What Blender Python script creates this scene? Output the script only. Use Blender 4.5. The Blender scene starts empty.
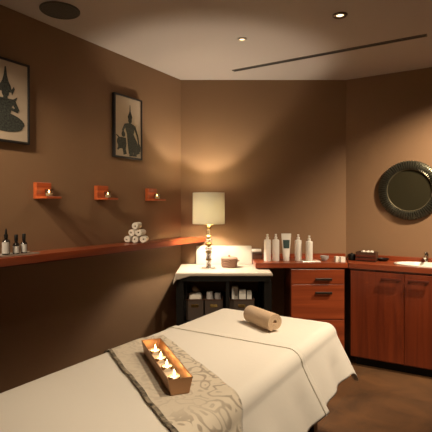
import bpy, bmesh, math, random
from mathutils import Vector, Matrix
random.seed(7)
PI = math.pi
scene = bpy.context.scene
COL = scene.collection

# ------------------------------------------------------------------ frames
# room frame: v runs across the bed (along the vanity wall), u runs along the bed (along the shelf wall)
CV, SV = .8532, .5215
TH = math.atan2(-SV, CV)
def W(v, u, z=0.0):
    return Vector((SV*u + CV*v, CV*u - SV*v, z))

# ------------------------------------------------------------------ materials
def new_mat(name):
    m = bpy.data.materials.new(name); m.use_nodes = True
    nt = m.node_tree
    return m, nt, nt.nodes['Principled BSDF']
def plain(name, col, rough=.5, metal=0.0, bump=0.0, bscale=200, var=0.0, vscale=8, coat=0.0, sheen=0.0, spec=.5):
    m, nt, b = new_mat(name)
    b.inputs['Roughness'].default_value = rough
    b.inputs['Metallic'].default_value = metal
    b.inputs['Coat Weight'].default_value = coat
    b.inputs['Sheen Weight'].default_value = sheen
    b.inputs['Specular IOR Level'].default_value = spec
    tc = nt.nodes.new('ShaderNodeTexCoord')
    if var > 0:
        n = nt.nodes.new('ShaderNodeTexNoise'); n.inputs['Scale'].default_value = vscale; n.inputs['Detail'].default_value = 4
        nt.links.new(tc.outputs['Object'], n.inputs['Vector'])
        r = nt.nodes.new('ShaderNodeValToRGB')
        r.color_ramp.elements[0].position = .3; r.color_ramp.elements[1].position = .7
        r.color_ramp.elements[0].color = tuple(c*(1-var) for c in col) + (1,)
        r.color_ramp.elements[1].color = tuple(min(1, c*(1+var)) for c in col) + (1,)
        nt.links.new(n.outputs['Fac'], r.inputs['Fac'])
        nt.links.new(r.outputs['Color'], b.inputs['Base Color'])
    else:
        b.inputs['Base Color'].default_value = tuple(col) + (1,)
    if bump > 0:
        n2 = nt.nodes.new('ShaderNodeTexNoise'); n2.inputs['Scale'].default_value = bscale; n2.inputs['Detail'].default_value = 3
        nt.links.new(tc.outputs['Object'], n2.inputs['Vector'])
        bp = nt.nodes.new('ShaderNodeBump'); bp.inputs['Strength'].default_value = bump; bp.inputs['Distance'].default_value = .004
        nt.links.new(n2.outputs['Fac'], bp.inputs['Height'])
        nt.links.new(bp.outputs['Normal'], b.inputs['Normal'])
    return m
def wood(name, c1, c2, axis=0, rough=.3, coat=.2, scale=1.0):
    m, nt, b = new_mat(name)
    b.inputs['Roughness'].default_value = rough
    b.inputs['Coat Weight'].default_value = coat
    b.inputs['Coat Roughness'].default_value = .25
    tc = nt.nodes.new('ShaderNodeTexCoord')
    mp = nt.nodes.new('ShaderNodeMapping')
    s = [26*scale]*3; s[axis] = 1.3*scale
    mp.inputs['Scale'].default_value = s
    nt.links.new(tc.outputs['Object'], mp.inputs['Vector'])
    n = nt.nodes.new('ShaderNodeTexNoise'); n.inputs['Scale'].default_value = 1.0; n.inputs['Detail'].default_value = 6; n.inputs['Distortion'].default_value = .6
    nt.links.new(mp.outputs['Vector'], n.inputs['Vector'])
    r = nt.nodes.new('ShaderNodeValToRGB')
    r.color_ramp.elements[0].position = .32; r.color_ramp.elements[1].position = .68
    r.color_ramp.elements[0].color = tuple(c1) + (1,); r.color_ramp.elements[1].color = tuple(c2) + (1,)
    nt.links.new(n.outputs['Fac'], r.inputs['Fac']); nt.links.new(r.outputs['Color'], b.inputs['Base Color'])
    bp = nt.nodes.new('ShaderNodeBump'); bp.inputs['Strength'].default_value = .06; bp.inputs['Distance'].default_value = .002
    nt.links.new(n.outputs['Fac'], bp.inputs['Height']); nt.links.new(bp.outputs['Normal'], b.inputs['Normal'])
    return m
def emis(name, col, strength, see_through=False):
    m = bpy.data.materials.new(name); m.use_nodes = True; nt = m.node_tree
    nt.nodes.clear()
    o = nt.nodes.new('ShaderNodeOutputMaterial'); e = nt.nodes.new('ShaderNodeEmission')
    e.inputs['Color'].default_value = tuple(col) + (1,); e.inputs['Strength'].default_value = strength
    if see_through:
        t = nt.nodes.new('ShaderNodeBsdfTransparent'); a = nt.nodes.new('ShaderNodeAddShader')
        nt.links.new(e.outputs[0], a.inputs[0]); nt.links.new(t.outputs[0], a.inputs[1]); nt.links.new(a.outputs[0], o.inputs['Surface'])
    else:
        nt.links.new(e.outputs[0], o.inputs['Surface'])
    m.cycles.emission_sampling = 'NONE' if see_through else 'AUTO'
    return m
def thin_glass(name, tint, clear=.8):
    m = bpy.data.materials.new(name); m.use_nodes = True; nt = m.node_tree
    nt.nodes.clear()
    o = nt.nodes.new('ShaderNodeOutputMaterial'); t = nt.nodes.new('ShaderNodeBsdfTransparent'); g = nt.nodes.new('ShaderNodeBsdfGlossy')
    t.inputs['Color'].default_value = tuple(tint) + (1,); g.inputs['Roughness'].default_value = .08
    x = nt.nodes.new('ShaderNodeMixShader'); x.inputs[0].default_value = 1-clear
    nt.links.new(t.outputs[0], x.inputs[1]); nt.links.new(g.outputs[0], x.inputs[2]); nt.links.new(x.outputs[0], o.inputs['Surface'])
    return m
def shade_fabric(name, col, through):
    m = bpy.data.materials.new(name); m.use_nodes = True; nt = m.node_tree
    nt.nodes.clear()
    o = nt.nodes.new('ShaderNodeOutputMaterial'); d = nt.nodes.new('ShaderNodeBsdfDiffuse'); t = nt.nodes.new('ShaderNodeBsdfTranslucent')
    d.inputs['Color'].default_value = tuple(col) + (1,); t.inputs['Color'].default_value = tuple(c*.8 for c in col) + (1,)
    w = nt.nodes.new('ShaderNodeTexNoise'); w.inputs['Scale'].default_value = 60
    x = nt.nodes.new('ShaderNodeMixShader'); x.inputs[0].default_value = through
    nt.links.new(d.outputs[0], x.inputs[1]); nt.links.new(t.outputs[0], x.inputs[2]); nt.links.new(x.outputs[0], o.inputs['Surface'])
    return m
def tile_floor(name):
    m, nt, b = new_mat(name)
    b.inputs['Roughness'].default_value = .55
    tc = nt.nodes.new('ShaderNodeTexCoord')
    n = nt.nodes.new('ShaderNodeTexNoise'); n.inputs['Scale'].default_value = 3.2; n.inputs['Detail'].default_value = 7; n.inputs['Roughness'].default_value = .6; n.inputs['Distortion'].default_value = .8
    nt.links.new(tc.outputs['Object'], n.inputs['Vector'])
    r = nt.nodes.new('ShaderNodeValToRGB')
    r.color_ramp.elements[0].position = .3; r.color_ramp.elements[1].position = .72
    r.color_ramp.elements[0].color = (.06, .029, .011, 1); r.color_ramp.elements[1].color = (.155, .068, .023, 1)
    nt.links.new(n.outputs['Fac'], r.inputs['Fac'])
    br = nt.nodes.new('ShaderNodeTexBrick'); br.inputs['Scale'].default_value = 1.0; br.offset = 0
    br.inputs['Mortar Size'].default_value = .004; br.inputs['Brick Width'].default_value = .6; br.inputs['Row Height'].default_value = .6
    br.inputs['Mortar'].default_value = (.09, .047, .02, 1)
    mp = nt.nodes.new('ShaderNodeMapping'); mp.inputs['Rotation'].default_value = (0, 0, -TH); mp.inputs['Location'].default_value = (.25, .3, 0)
    nt.links.new(tc.outputs['Object'], mp.inputs['Vector']); nt.links.new(mp.outputs['Vector'], br.inputs['Vector'])
    nt.links.new(r.outputs['Color'], br.inputs['Color1']); nt.links.new(r.outputs['Color'], br.inputs['Color2'])
    nt.links.new(br.outputs['Color'], b.inputs['Base Color'])
    return m
def damask(name):
    m, nt, b = new_mat(name)
    b.inputs['Roughness'].default_value = .7; b.inputs['Sheen Weight'].default_value = .2
    uv = nt.nodes.new('ShaderNodeUVMap')
    n = nt.nodes.new('ShaderNodeTexNoise'); n.inputs['Scale'].default_value = 9; n.inputs['Detail'].default_value = 2
    nt.links.new(uv.outputs['UV'], n.inputs['Vector'])
    mx = nt.nodes.new('ShaderNodeMixRGB'); mx.inputs[0].default_value = .12
    nt.links.new(uv.outputs['UV'], mx.inputs[1]); nt.links.new(n.outputs['Color'], mx.inputs[2])
    v = nt.nodes.new('ShaderNodeTexVoronoi'); v.inputs['Scale'].default_value = 19
    nt.links.new(mx.outputs[0], v.inputs['Vector'])
    mu = nt.nodes.new('ShaderNodeMath'); mu.operation = 'MULTIPLY'; mu.inputs[1].default_value = 15
    nt.links.new(v.outputs['Distance'], mu.inputs[0])
    si = nt.nodes.new('ShaderNodeMath'); si.operation = 'SINE'
    nt.links.new(mu.outputs[0], si.inputs[0])
    n2 = nt.nodes.new('ShaderNodeTexNoise'); n2.inputs['Scale'].default_value = 7
    nt.links.new(uv.outputs['UV'], n2.inputs['Vector'])
    mm = nt.nodes.new('ShaderNodeMath'); mm.operation = 'MULTIPLY'
    nt.links.new(si.outputs[0], mm.inputs[0]); nt.links.new(n2.outputs['Fac'], mm.inputs[1])
    r = nt.nodes.new('ShaderNodeValToRGB')
    r.color_ramp.elements[0].position = .05; r.color_ramp.elements[1].position = .4
    r.color_ramp.elements[0].color = (.70, .62, .49, 1); r.color_ramp.elements[1].color = (.36, .30, .225, 1)
    nt.links.new(mm.outputs[0], r.inputs['Fac'])
    sep = nt.nodes.new('ShaderNodeSeparateXYZ'); nt.links.new(uv.outputs['UV'], sep.inputs[0])
    m1 = nt.nodes.new('ShaderNodeMapRange'); m1.inputs[1].default_value = -.02; m1.inputs[2].default_value = .10; m1.inputs[3].default_value = .25; m1.inputs[4].default_value = .9
    nt.links.new(sep.outputs['Y'], m1.inputs[0])
    m2 = nt.nodes.new('ShaderNodeMapRange'); m2.inputs[1].default_value = .34; m2.inputs[2].default_value = .46; m2.inputs[3].default_value = .0; m2.inputs[4].default_value = 1.0
    nt.links.new(sep.outputs['X'], m2.inputs[0])
    mxx = nt.nodes.new('ShaderNodeMath'); mxx.operation = 'MAXIMUM'
    nt.links.new(m1.outputs[0], mxx.inputs[0]); nt.links.new(m2.outputs[0], mxx.inputs[1])
    pc = nt.nodes.new('ShaderNodeMixRGB'); pc.inputs[1].default_value = (.68, .60, .475, 1)
    nt.links.new(mxx.outputs[0], pc.inputs[0]); nt.links.new(r.outputs['Color'], pc.inputs[2])
    nt.links.new(pc.outputs[0], b.inputs['Base Color'])
    bp = nt.nodes.new('ShaderNodeBump'); bp.inputs['Strength'].default_value = .3; bp.inputs['Distance'].default_value = .003
    nt.links.new(mm.outputs[0], bp.inputs['Height']); nt.links.new(bp.outputs['Normal'], b.inputs['Normal'])
    return m
def weave(name, c1, c2, sx=60, sz=60):
    m, nt, b = new_mat(name)
    b.inputs['Roughness'].default_value = .7
    tc = nt.nodes.new('ShaderNodeTexCoord')
    a = nt.nodes.new('ShaderNodeTexWave'); a.wave_type = 'BANDS'; a.bands_direction = 'Z'; a.inputs['Scale'].default_value = sz/2; a.inputs['Distortion'].default_value = 1.0
    c = nt.nodes.new('ShaderNodeTexWave'); c.wave_type = 'BANDS'; c.bands_direction = 'DIAGONAL'; c.inputs['Scale'].default_value = sx/2; c.inputs['Distortion'].default_value = 1.0
    nt.links.new(tc.outputs['Object'], a.inputs['Vector']); nt.links.new(tc.outputs['Object'], c.inputs['Vector'])
    mu = nt.nodes.new('ShaderNodeMath'); mu.operation = 'MULTIPLY'
    nt.links.new(a.outputs['Fac'], mu.inputs[0]); nt.links.new(c.outputs['Fac'], mu.inputs[1])
    r = nt.nodes.new('ShaderNodeValToRGB'); r.color_ramp.elements[0].color = tuple(c1)+(1,); r.color_ramp.elements[1].color = tuple(c2)+(1,)
    nt.links.new(mu.outputs[0], r.inputs['Fac']); nt.links.new(r.outputs['Color'], b.inputs['Base Color'])
    bp = nt.nodes.new('ShaderNodeBump'); bp.inputs['Strength'].default_value = .5; bp.inputs['Distance'].default_value = .003
    nt.links.new(mu.outputs[0], bp.inputs['Height']); nt.links.new(bp.outputs['Normal'], b.inputs['Normal'])
    return m

M = dict(
    wall=plain('wall_paint', (.23, .134, .070), .75, bump=.05, bscale=90, var=.02, vscale=2, spec=.3),
    ceil=plain('ceiling_paint', (.46, .405, .36), .85, bump=.03, bscale=60),
    floor=tile_floor('floor_tile'),
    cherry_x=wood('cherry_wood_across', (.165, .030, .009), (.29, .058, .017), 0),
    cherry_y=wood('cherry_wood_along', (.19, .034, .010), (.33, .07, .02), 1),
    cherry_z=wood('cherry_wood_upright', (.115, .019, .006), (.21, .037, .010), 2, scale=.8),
    cherry_d=wood('dark_cherry_wood', (.07, .012, .005), (.12, .022, .008), 0),
    sconce=wood('sconce_wood', (.26, .045, .012), (.50, .11, .03), 1, scale=1.6),
    dark_wood=wood('dark_tray_wood', (.035, .014, .007), (.075, .03, .014), 0, rough=.4),
    black=plain('black_lacquer', (.008, .007, .006), .45, spec=.2),
    black_matte=plain('black_frame', (.012, .010, .009), .55),
    sheet=plain('cream_sheet', (.80, .755, .67), .85, bump=.12, bscale=35, sheen=.15),
    sheet_hem=plain('cream_sheet_hem', (.70, .64, .54), .85, bump=.1, bscale=60),
    pad=plain('massage_pad_vinyl', (.12, .09, .06), .5),
    table_cloth=plain('cream_cloth', (.43, .36, .285), .85, bump=.2, bscale=40),
    towel_w=plain('white_terry', (.68, .62, .53), .95, bump=.6, bscale=260, sheen=.3),
    towel_b=plain('beige_terry', (.66, .47, .30), .95, bump=.7, bscale=240, sheen=.3),
    runner=damask('damask_runner'),
    runner_trim=plain('dark_runner_trim', (.24, .20, .145), .8, var=.95, vscale=48),
    gold=plain('copper_tray_metal', (.42, .24, .13), .45, metal=.6, bump=.1, bscale=60),
    brass=plain('brass', (.70, .50, .18), .25, metal=1),
    chrome=plain('chrome', (.62, .60, .57), .15, metal=1),
    steel=plain('dark_pull_metal', (.028, .016, .010), .35, metal=.4),
    white=plain('white_plastic', (.78, .74, .67), .35),
    ceramic=plain('white_ceramic', (.72, .68, .60), .18, coat=.4),
    greyc=plain('grey_ceramic', (.38, .35, .33), .35),
    wax=plain('candle_wax', (.85, .74, .55), .5),
    paper=plain('print_paper', (.47, .375, .275), .9),
    ink=plain('print_ink', (.035, .038, .030), .9, var=.75, vscale=90),
    label=plain('pale_label', (.42, .40, .37), .7),
    label_g=plain('dark_green_label', (.02, .05, .045), .6),
    brown_glass=plain('dark_bottle_glass', (.010, .007, .005), .12, coat=.5),
    panel=plain('cream_panel', (.42, .375, .31), .6),
    wicker=weave('pinkish_wicker', (.17, .085, .055), (.46, .27, .18)),
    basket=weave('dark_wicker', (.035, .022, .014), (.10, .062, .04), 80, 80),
    crystal=thin_glass('crystal', (.80, .78, .80), .6),
    cup=thin_glass('clear_glass', (.90, .88, .84), .78),
    flame=emis('flame', (1.0, .66, .28), 9, True),
    lens=emis('downlight_lens', (1.0, .72, .42), 1.5, True),
    bulb=emis('lamp_bulb', (1.0, .72, .40), 6, True),
    shade=shade_fabric('lampshade_fabric', (.88, .84, .69), .088),
    grille=plain('speaker_grille', (.060, .055, .044), .7, bump=.8, bscale=500),
    slot=plain('slot_black', (.010, .009, .008), .6),
    alu=plain('slot_rim', (.13, .11, .09), .5),
    trim_d=plain('downlight_rim_dark', (.10, .07, .05), .35, metal=.6),
    trim_w=plain('downlight_rim_white', (.55, .48, .38), .5),
    mirror=plain('mirror_glass', (.06, .052, .028), .2, metal=.55),
    mframe=plain('bronze_mirror_frame', (.115, .11, .078), .36, metal=.75, var=.2, vscale=30),
    mrim=plain('mirror_inner_rim', (.22, .19, .12), .4, metal=.7),
    sock=plain('socket_metal', (.45, .38, .28), .3, metal=.9),
)

# ------------------------------------------------------------------ mesh helpers
def box(bm, x0, x1, y0, y1, z0, z1, bev=0.0, seg=2):
    vs = [bm.verts.new(p) for p in ((x0,y0,z0),(x1,y0,z0),(x1,y1,z0),(x0,y1,z0),(x0,y0,z1),(x1,y0,z1),(x1,y1,z1),(x0,y1,z1))]
    fs = [bm.faces.new([vs[i] for i in q]) for q in ((3,2,1,0),(4,5,6,7),(0,1,5,4),(1,2,6,5),(2,3,7,6),(3,0,4,7))]
    if bev > 0:
        es = list({e for f in fs for e in f.edges})
        bmesh.ops.bevel(bm, geom=es, offset=bev, segments=seg, affect='EDGES', profile=.5)
def prism(bm, pts, z0, z1, bev=0.0):
    area = sum(pts[i][0]*pts[(i+1) % len(pts)][1] - pts[(i+1) % len(pts)][0]*pts[i][1] for i in range(len(pts)))
    if area < 0: pts = pts[::-1]
    a = [bm.verts.new((p[0], p[1], z0)) for p in pts]; b = [bm.verts.new((p[0], p[1], z1)) for p in pts]
    n = len(pts)
    fs = [bm.faces.new(a[::-1]), bm.faces.new(b)]
    fs += [bm.faces.new((a[i], a[(i+1) % n], b[(i+1) % n], b[i])) for i in range(n)]
    if bev > 0:
        bmesh.ops.bevel(bm, geom=list({e for f in fs for e in f.edges}), offset=bev, segments=2, affect='EDGES')
def lathe(bm, prof, c=(0,0,0), n=28, mat=None, cap=True):
    """prof: (radius, z) list from bottom to top"""
    rings = []
    for r, z in prof:
        ring = []
        for k in range(n):
            a = 2*PI*k/n
            p = Vector((r*math.cos(a), r*math.sin(a), z))
            if mat: p = mat @ p
            ring.append(bm.verts.new(p + Vector(c)))
        rings.append(ring)
    for i in range(len(rings)-1):
        for k in range(n):
            bm.faces.new((rings[i][k], rings[i][(k+1) % n], rings[i+1][(k+1) % n], rings[i+1][k]))
    if cap:
        bm.faces.new(rings[0][::-1]); bm.faces.new(rings[-1])
def tube(bm, pts, r, n=10):
    pts = [Vector(p) for p in pts]; rings = []
    for i, p in enumerate(pts):
        d = (pts[min(i+1, len(pts)-1)] - pts[max(i-1, 0)]).normalized()
        up = Vector((0,0,1)) if abs(d.z) < .95 else Vector((1,0,0))
        s = d.cross(up).normalized(); t = s.cross(d)
        rr = r[i] if isinstance(r, (list, tuple)) else r
        rings.append([bm.verts.new(p + rr*(math.cos(2*PI*k/n)*s + math.sin(2*PI*k/n)*t)) for k in range(n)])
    for i in range(len(rings)-1):
        for k in range(n):
            bm.faces.new((rings[i][k], rings[i][(k+1) % n], rings[i+1][(k+1) % n], rings[i+1][k]))
    bm.faces.new(rings[0][::-1]); bm.faces.new(rings[-1])
def build(name, fn, mat, parent=None, smooth=True, loc=None):
    bm = bmesh.new(); fn(bm)
    bmesh.ops.recalc_face_normals(bm, faces=bm.faces[:])
    me = bpy.data.meshes.new(name); bm.to_mesh(me); bm.free()
    o = bpy.data.objects.new(name, me); COL.objects.link(o)
    me.materials.append(M[mat] if isinstance(mat, str) else mat)
    if smooth:
        for p in me.polygons: p.use_smooth = True
        me.set_sharp_from_angle(angle=math.radians(38))
    if parent: o.parent = parent
    if loc is not None: o.location = loc
    return o
def tag(o, label, cat, group=None):
    o['label'] = label; o['category'] = cat
    if group: o['group'] = group
    return o
def thing(name, label, cat, loc, rz=0, group=None):
    o = bpy.data.objects.new(name, None); COL.objects.link(o)
    o.empty_display_size = .05
    o.location = loc; o.rotation_euler = (0, 0, rz)
    return tag(o, label, cat, group)
def struct(name, fn, mat):
    o = build(name, fn, mat, smooth=False); o['kind'] = 'structure'; return o
def copy_thing(src, loc, label, rz=None):
    r = src.copy(); COL.objects.link(r); r.location = loc; r['label'] = label
    if rz is not None: r.rotation_euler = (0, 0, rz)
    for ch in list(src.children):
        c = ch.copy(); COL.objects.link(c); c.parent = r
        for g in list(ch.children):
            d = g.copy(); COL.objects.link(d); d.parent = c
    return r
def add_light(name, kind, energy, col, parent, loc, radius=.02, **kw):
    l = bpy.data.lights.new(name, kind); l.energy = energy; l.color = col; l.shadow_soft_size = radius
    for k, v in kw.items(): setattr(l, k, v)
    o = bpy.data.objects.new(name, l); COL.objects.link(o); o.parent = parent; o.location = loc
    return o

# ------------------------------------------------------------------ room shell
H = 2.55
A = W(-2.45, 3.374); B = Vector((1.228, 4.157, 0)); A = Vector((-.331, 4.157, 0))
C_ = W(1.7, 4.187); D_ = W(1.7, -1.4); E_ = W(-2.45, -1.4)
def slab(p, q, t=.1, ext=.1):
    d = (q-p).normalized(); n = Vector((d.y, -d.x, 0))
    cen = Vector((0, 1.5, 0))
    if (cen-p).dot(n) > 0: n = -n
    p2 = p; q2 = q
    return [p2.to_2d(), q2.to_2d(), (q2+n*t).to_2d(), (p2+n*t).to_2d()]
struct('wall_left', lambda bm: prism(bm, slab(E_, A), 0, H), 'wall')
struct('wall_back', lambda bm: prism(bm, slab(A, B), 0, H), 'wall')
struct('wall_right', lambda bm: prism(bm, slab(B, C_), 0, H), 'wall')
struct('wall_side', lambda bm: prism(bm, slab(C_, D_), 0, H), 'wall')
struct('wall_front', lambda bm: prism(bm, slab(D_, E_), 0, H), 'wall')
poly = [p.to_2d() for p in (A, B, C_, D_, E_)]
struct('floor', lambda bm: prism(bm, poly, -.08, 0), 'floor')
struct('ceiling', lambda bm: prism(bm, poly, H, H+.08), 'ceil')

# ------------------------------------------------------------------ ceiling fittings
sp = thing('ceiling_speaker', 'round dark grille speaker set in the ceiling above the kneeling figure print', 'speaker', (-.95, 2.68, H))
build('rim', lambda bm: lathe(bm, [(.103, -.001), (.104, -.008), (.114, -.010), (.118, -.006), (.118, -.0005)], n=48), 'grille', sp)
build('grille', lambda bm: lathe(bm, [(.104, -.002), (.103, -.007), (.06, -.009), (.004, -.010)], n=48), 'grille', sp)
def downlight(x, y, r, rim, label, watts, angle=100, col=(1.0, .72, .44), blend=.9):
    t = thing('recessed_downlight', label, 'light', (x, y, H))
    build('rim', lambda bm: lathe(bm, [(r*.50, -.001), (r*.54, -.007), (r*.86, -.009), (r, -.004), (r, -.0005)], n=32), rim, t)
    build('lens', lambda bm: lathe(bm, [(r*.49, -.0015), (r*.3, -.003), (.002, -.0035)], n=28), 'lens', t)
    add_light('downlight_beam', 'SPOT', watts, col, t, (0, 0, -.02), .03, spot_size=math.radians(angle), spot_blend=blend)
    return t
LC = (1.0, .80, .57)
downlight(.775, 2.75, .047, 'trim_d', 'recessed downlight with dark rim, nearer the front of the ceiling', 14, 80, LC)
def aim(t, target):
    o = t.children[-1]
    for c in t.children:
        if c.type == 'LIGHT': o = c
    d_ = Vector(target) - t.location
    o.rotation_euler = d_.to_track_quat('-Z', 'Y').to_euler()
t = downlight(.186, 3.143, .034, 'trim_w', 'small pale recessed downlight near the left end of the black slot', 10, 92, LC)
aim(t, W(-2.35, 2.25, 1.0))
for u, tu, wt_, lab in ((.75, .75, 62, 'added unseen downlight right of the near end of the massage table'), (1.5, 1.4, 88, 'added unseen downlight right of the middle of the massage table'), (2.3, 2.2, 125, 'added unseen downlight right of the far end of the massage table')):  # out-of-view spotlights added to brighten the bed
    p = W(-.15, u); t = downlight(p.x, p.y, .047, 'trim_d', lab, wt_, 56, LC)
    aim(t, W(-.95, tu, .7))
p = W(.30, 3.45); t = downlight(p.x, p.y, .047, 'trim_d', 'added unseen downlight above the washbasin end of the vanity', 320, 83, LC, 1.0)  # unseen spotlight added to lift the lower right wall
aim(t, W(-.45, 4.187, .95))
p = W(.30, 2.1); t = downlight(p.x, p.y, .047, 'trim_d', 'added unseen downlight between the massage table and the vanity', 185, 70, LC, 1.0)  # unseen spotlight added to light the drawers, bed side and floor
aim(t, W(-.75, 3.35, .2))
for u, tu, lab in ((-.75, 2.6, 'added unseen wall washer close to the left wall, farthest behind the viewer'), (-.3, 1.9, 'added unseen wall washer close to the left wall, second behind the viewer'),
                   (.15, 2.3, 'added unseen wall washer close to the left wall, level with the viewer'), (.6, 2.6, 'added unseen wall washer close to the left wall, nearest the kneeling print')):  # out-of-view spots added to brighten the left wall at sconce height
    p = W(-1.93, u); t = downlight(p.x, p.y, .055, 'trim_d', lab, 100, 50, LC, 1.0)
    for c in t.children:
        if c.type == 'LIGHT': c.data.shadow_soft_size = .05
    aim(t, W(-2.42, tu, .95))
sl = thing('ceiling_slot_vent', 'long thin black linear slot vent in the ceiling', 'vent', Vector((.159+.652, 3.882-.415, H)), TH)
build('rim', lambda bm: (box(bm, -.773, .773, -.022, -.013, -.006, -.0005), box(bm, -.773, .773, .013, .022, -.006, -.0005),
                         box(bm, -.773, -.764, -.013, .013, -.006, -.0005), box(bm, .764, .773, -.013, .013, -.006, -.0005)), 'alu', sl, smooth=False)
build('slot', lambda bm: box(bm, -.764, .764, -.013, .013, -.003, -.0005), 'slot', sl, smooth=False)

# ------------------------------------------------------------------ framed prints on the left wall (local: x out of wall, y along wall)
def frame(loc, label):
    t = thing('framed_print', label, 'picture', loc, TH, None)
    hw, h, d, b = .161, .495, .028, .013
    build('frame', lambda bm: (box(bm, 0, d, -hw, -hw+b, 0, h, .002), box(bm, 0, d, hw-b, hw, 0, h, .002),
                               box(bm, 0, d, -hw+b, hw-b, 0, b, .002), box(bm, 0, d, -hw+b, hw-b, h-b, h, .002)), 'black_matte', t, smooth=False)
    pr = build('print', lambda bm: box(bm, .002, .020, -hw+b, hw-b, b, h-b), 'paper', t, smooth=False)
    return t, pr
def silhouette(polys, pr, cz=.2475, x=.0202, name='figure'):
    def fn(bm):
        for k, pl in enumerate(polys):
            dx = .0002*(k % 6)
            vs = [bm.verts.new((x+dx, y, z+cz)) for y, z in pl]
            bm.faces.new(vs)
            ws = [bm.verts.new((x+.0012+dx, y, z+cz)) for y, z in pl]
            bm.faces.new(ws)
            for i in range(len(vs)):
                j = (i+1) % len(vs); bm.faces.new((vs[i], vs[j], ws[j], ws[i]))
    return build(name, fn, 'ink', pr, smooth=False)
def blob(cx, cz, rx, rz, n=14, a0=0):
    return [(cx+rx*math.cos(2*PI*k/n)*math.cos(a0)-rz*math.sin(2*PI*k/n)*math.sin(a0), cz+rx*math.cos(2*PI*k/n)*math.sin(a0)+rz*math.sin(2*PI*k/n)*math.cos(a0)) for k in range(n)]
def limb(x0, z0, x1, z1, w0, w1):
    d = Vector((x1-x0, z1-z0)).normalized(); n = Vector((-d.y, d.x))
    return [(x0+n.x*w0, z0+n.y*w0), (x0-n.x*w0, z0-n.y*w0), (x1-n.x*w1, z1-n.y*w1), (x1+n.x*w1, z1+n.y*w1)]
t1, pr1 = frame(W(-2.448, 1.575, 1.738), 'black framed print of a kneeling figure with a pointed crown, cut by the left edge')
kneel = [
    [(-.004, .20), (.004, .20), (.010, .15), (.020, .115), (.034, .09), (.040, .07), (.034, .05), (-.034, .05), (-.040, .07), (-.034, .09), (-.020, .115), (-.010, .15)],
    blob(0, .045, .024, .028), limb(0, .03, 0, .005, .012, .016),
    [(-.075, .012), (-.05, .012), (.05, .012), (.078, .030), (.064, -.004), (.044, -.03), (.034, -.075), (-.034, -.075), (-.044, -.03), (-.06, -.004), (-.085, .028)],
    limb(.052, .0, .084, -.055, .014, .011), limb(.084, -.055, .040, -.048, .011, .008),
    limb(-.052, .0, -.084, -.055, .014, .011), limb(-.084, -.055, -.040, -.048, .011, .008),
    blob(.045, -.115, .085, .036, 16, -.25), blob(-.045, -.115, .085, .036, 16, .25),
    blob(.0, -.152, .115, .034, 18), [(-.03, -.07), (.03, -.07), (.05, -.12), (-.05, -.12)],
    [(.055, .09), (.062, .075), (.044, .035), (.036, .06)], [(-.055, .09), (-.062, .075), (-.044, .035), (-.036, .06)],
]
silhouette(kneel, pr1)
t2, pr2 = frame(W(-2.448, 2.632, 1.737), 'black framed print of a standing crowned figure, hung above the middle wall sconces')
stand = [
    [(.010, .165), (.014, .165), (.018, .12), (.026, .10), (.034, .08), (.028, .06), (-.006, .06), (-.010, .08), (0, .10), (.007, .12)],
    blob(.012, .052, .018, .022), [(-.042, .022), (.0, .032), (.028, .032), (.062, .018), (.056, -.01), (.046, -.05), (-.02, -.05), (-.034, -.01)],
    limb(.056, .015, .088, -.05, .010, .008), limb(.088, -.05, .10, -.10, .009, .005), limb(-.036, .015, -.062, -.03, .010, .008), limb(-.062, -.03, -.040, -.07, .008, .006),
    [(-.02, -.045), (.048, -.045), (.085, -.10), (.105, -.15), (.112, -.178), (.08, -.19), (.05, -.172), (.03, -.195), (.0, -.19), (-.01, -.13)],
    limb(.02, -.15, .025, -.207, .014, .02), limb(.06, -.15, .062, -.205, .012, .018),
    [(.09, -.08), (.122, -.13), (.118, -.165), (.098, -.17)],
    blob(-.055, -.055, .018, .020), [(-.06, -.03), (-.05, -.03), (-.044, -.05), (-.066, -.05)],
    [(-.082, -.078), (-.03, -.078), (-.024, -.12), (-.03, -.16), (-.07, -.16), (-.086, -.12)],
    blob(-.075, -.135, .034, .022, 12, .5), blob(-.10, -.11, .016, .026), limb(-.05, -.15, -.036, -.198, .014, .016), limb(-.085, -.14, -.11, -.17, .012, .006),
    limb(-.085, -.09, -.122, -.065, .007, .003),
]
silhouette([[(y*1.15+.004, z*1.1) for y, z in pl] for pl in stand], pr2)

# ------------------------------------------------------------------ long wall shelf (its far end is cut along the back wall)
SZ0, SZ1 = 1.022, 1.068
sh = thing('wall_shelf', 'long reddish wooden shelf along the left wall', 'shelf', W(-2.449, 1.0, SZ0), TH)
def to_loc(root_loc, p):   # world -> local of a room-frame root
    d = Vector(p) - Vector(root_loc); return Vector((CV*d.x - SV*d.y, SV*d.x + CV*d.y, d.z))
shl = W(-2.449, 1.0, SZ0)
e1 = to_loc(shl, (-.329, 4.155, SZ0)); e2 = to_loc(shl, Vector((-.096, 4.155, SZ0)))
build('shelf_board', lambda bm: prism(bm, [(0.0, -1.2), (.199, -1.2), (.199, e2.y), (0.0, e1.y)], 0, .046, .003), 'cherry_y', sh, smooth=False)
build('wall_cleat', lambda bm: box(bm, 0, .025, -1.2, e1.y-.02, -.03, -.0005), 'cherry_d', sh, smooth=False)

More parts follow.
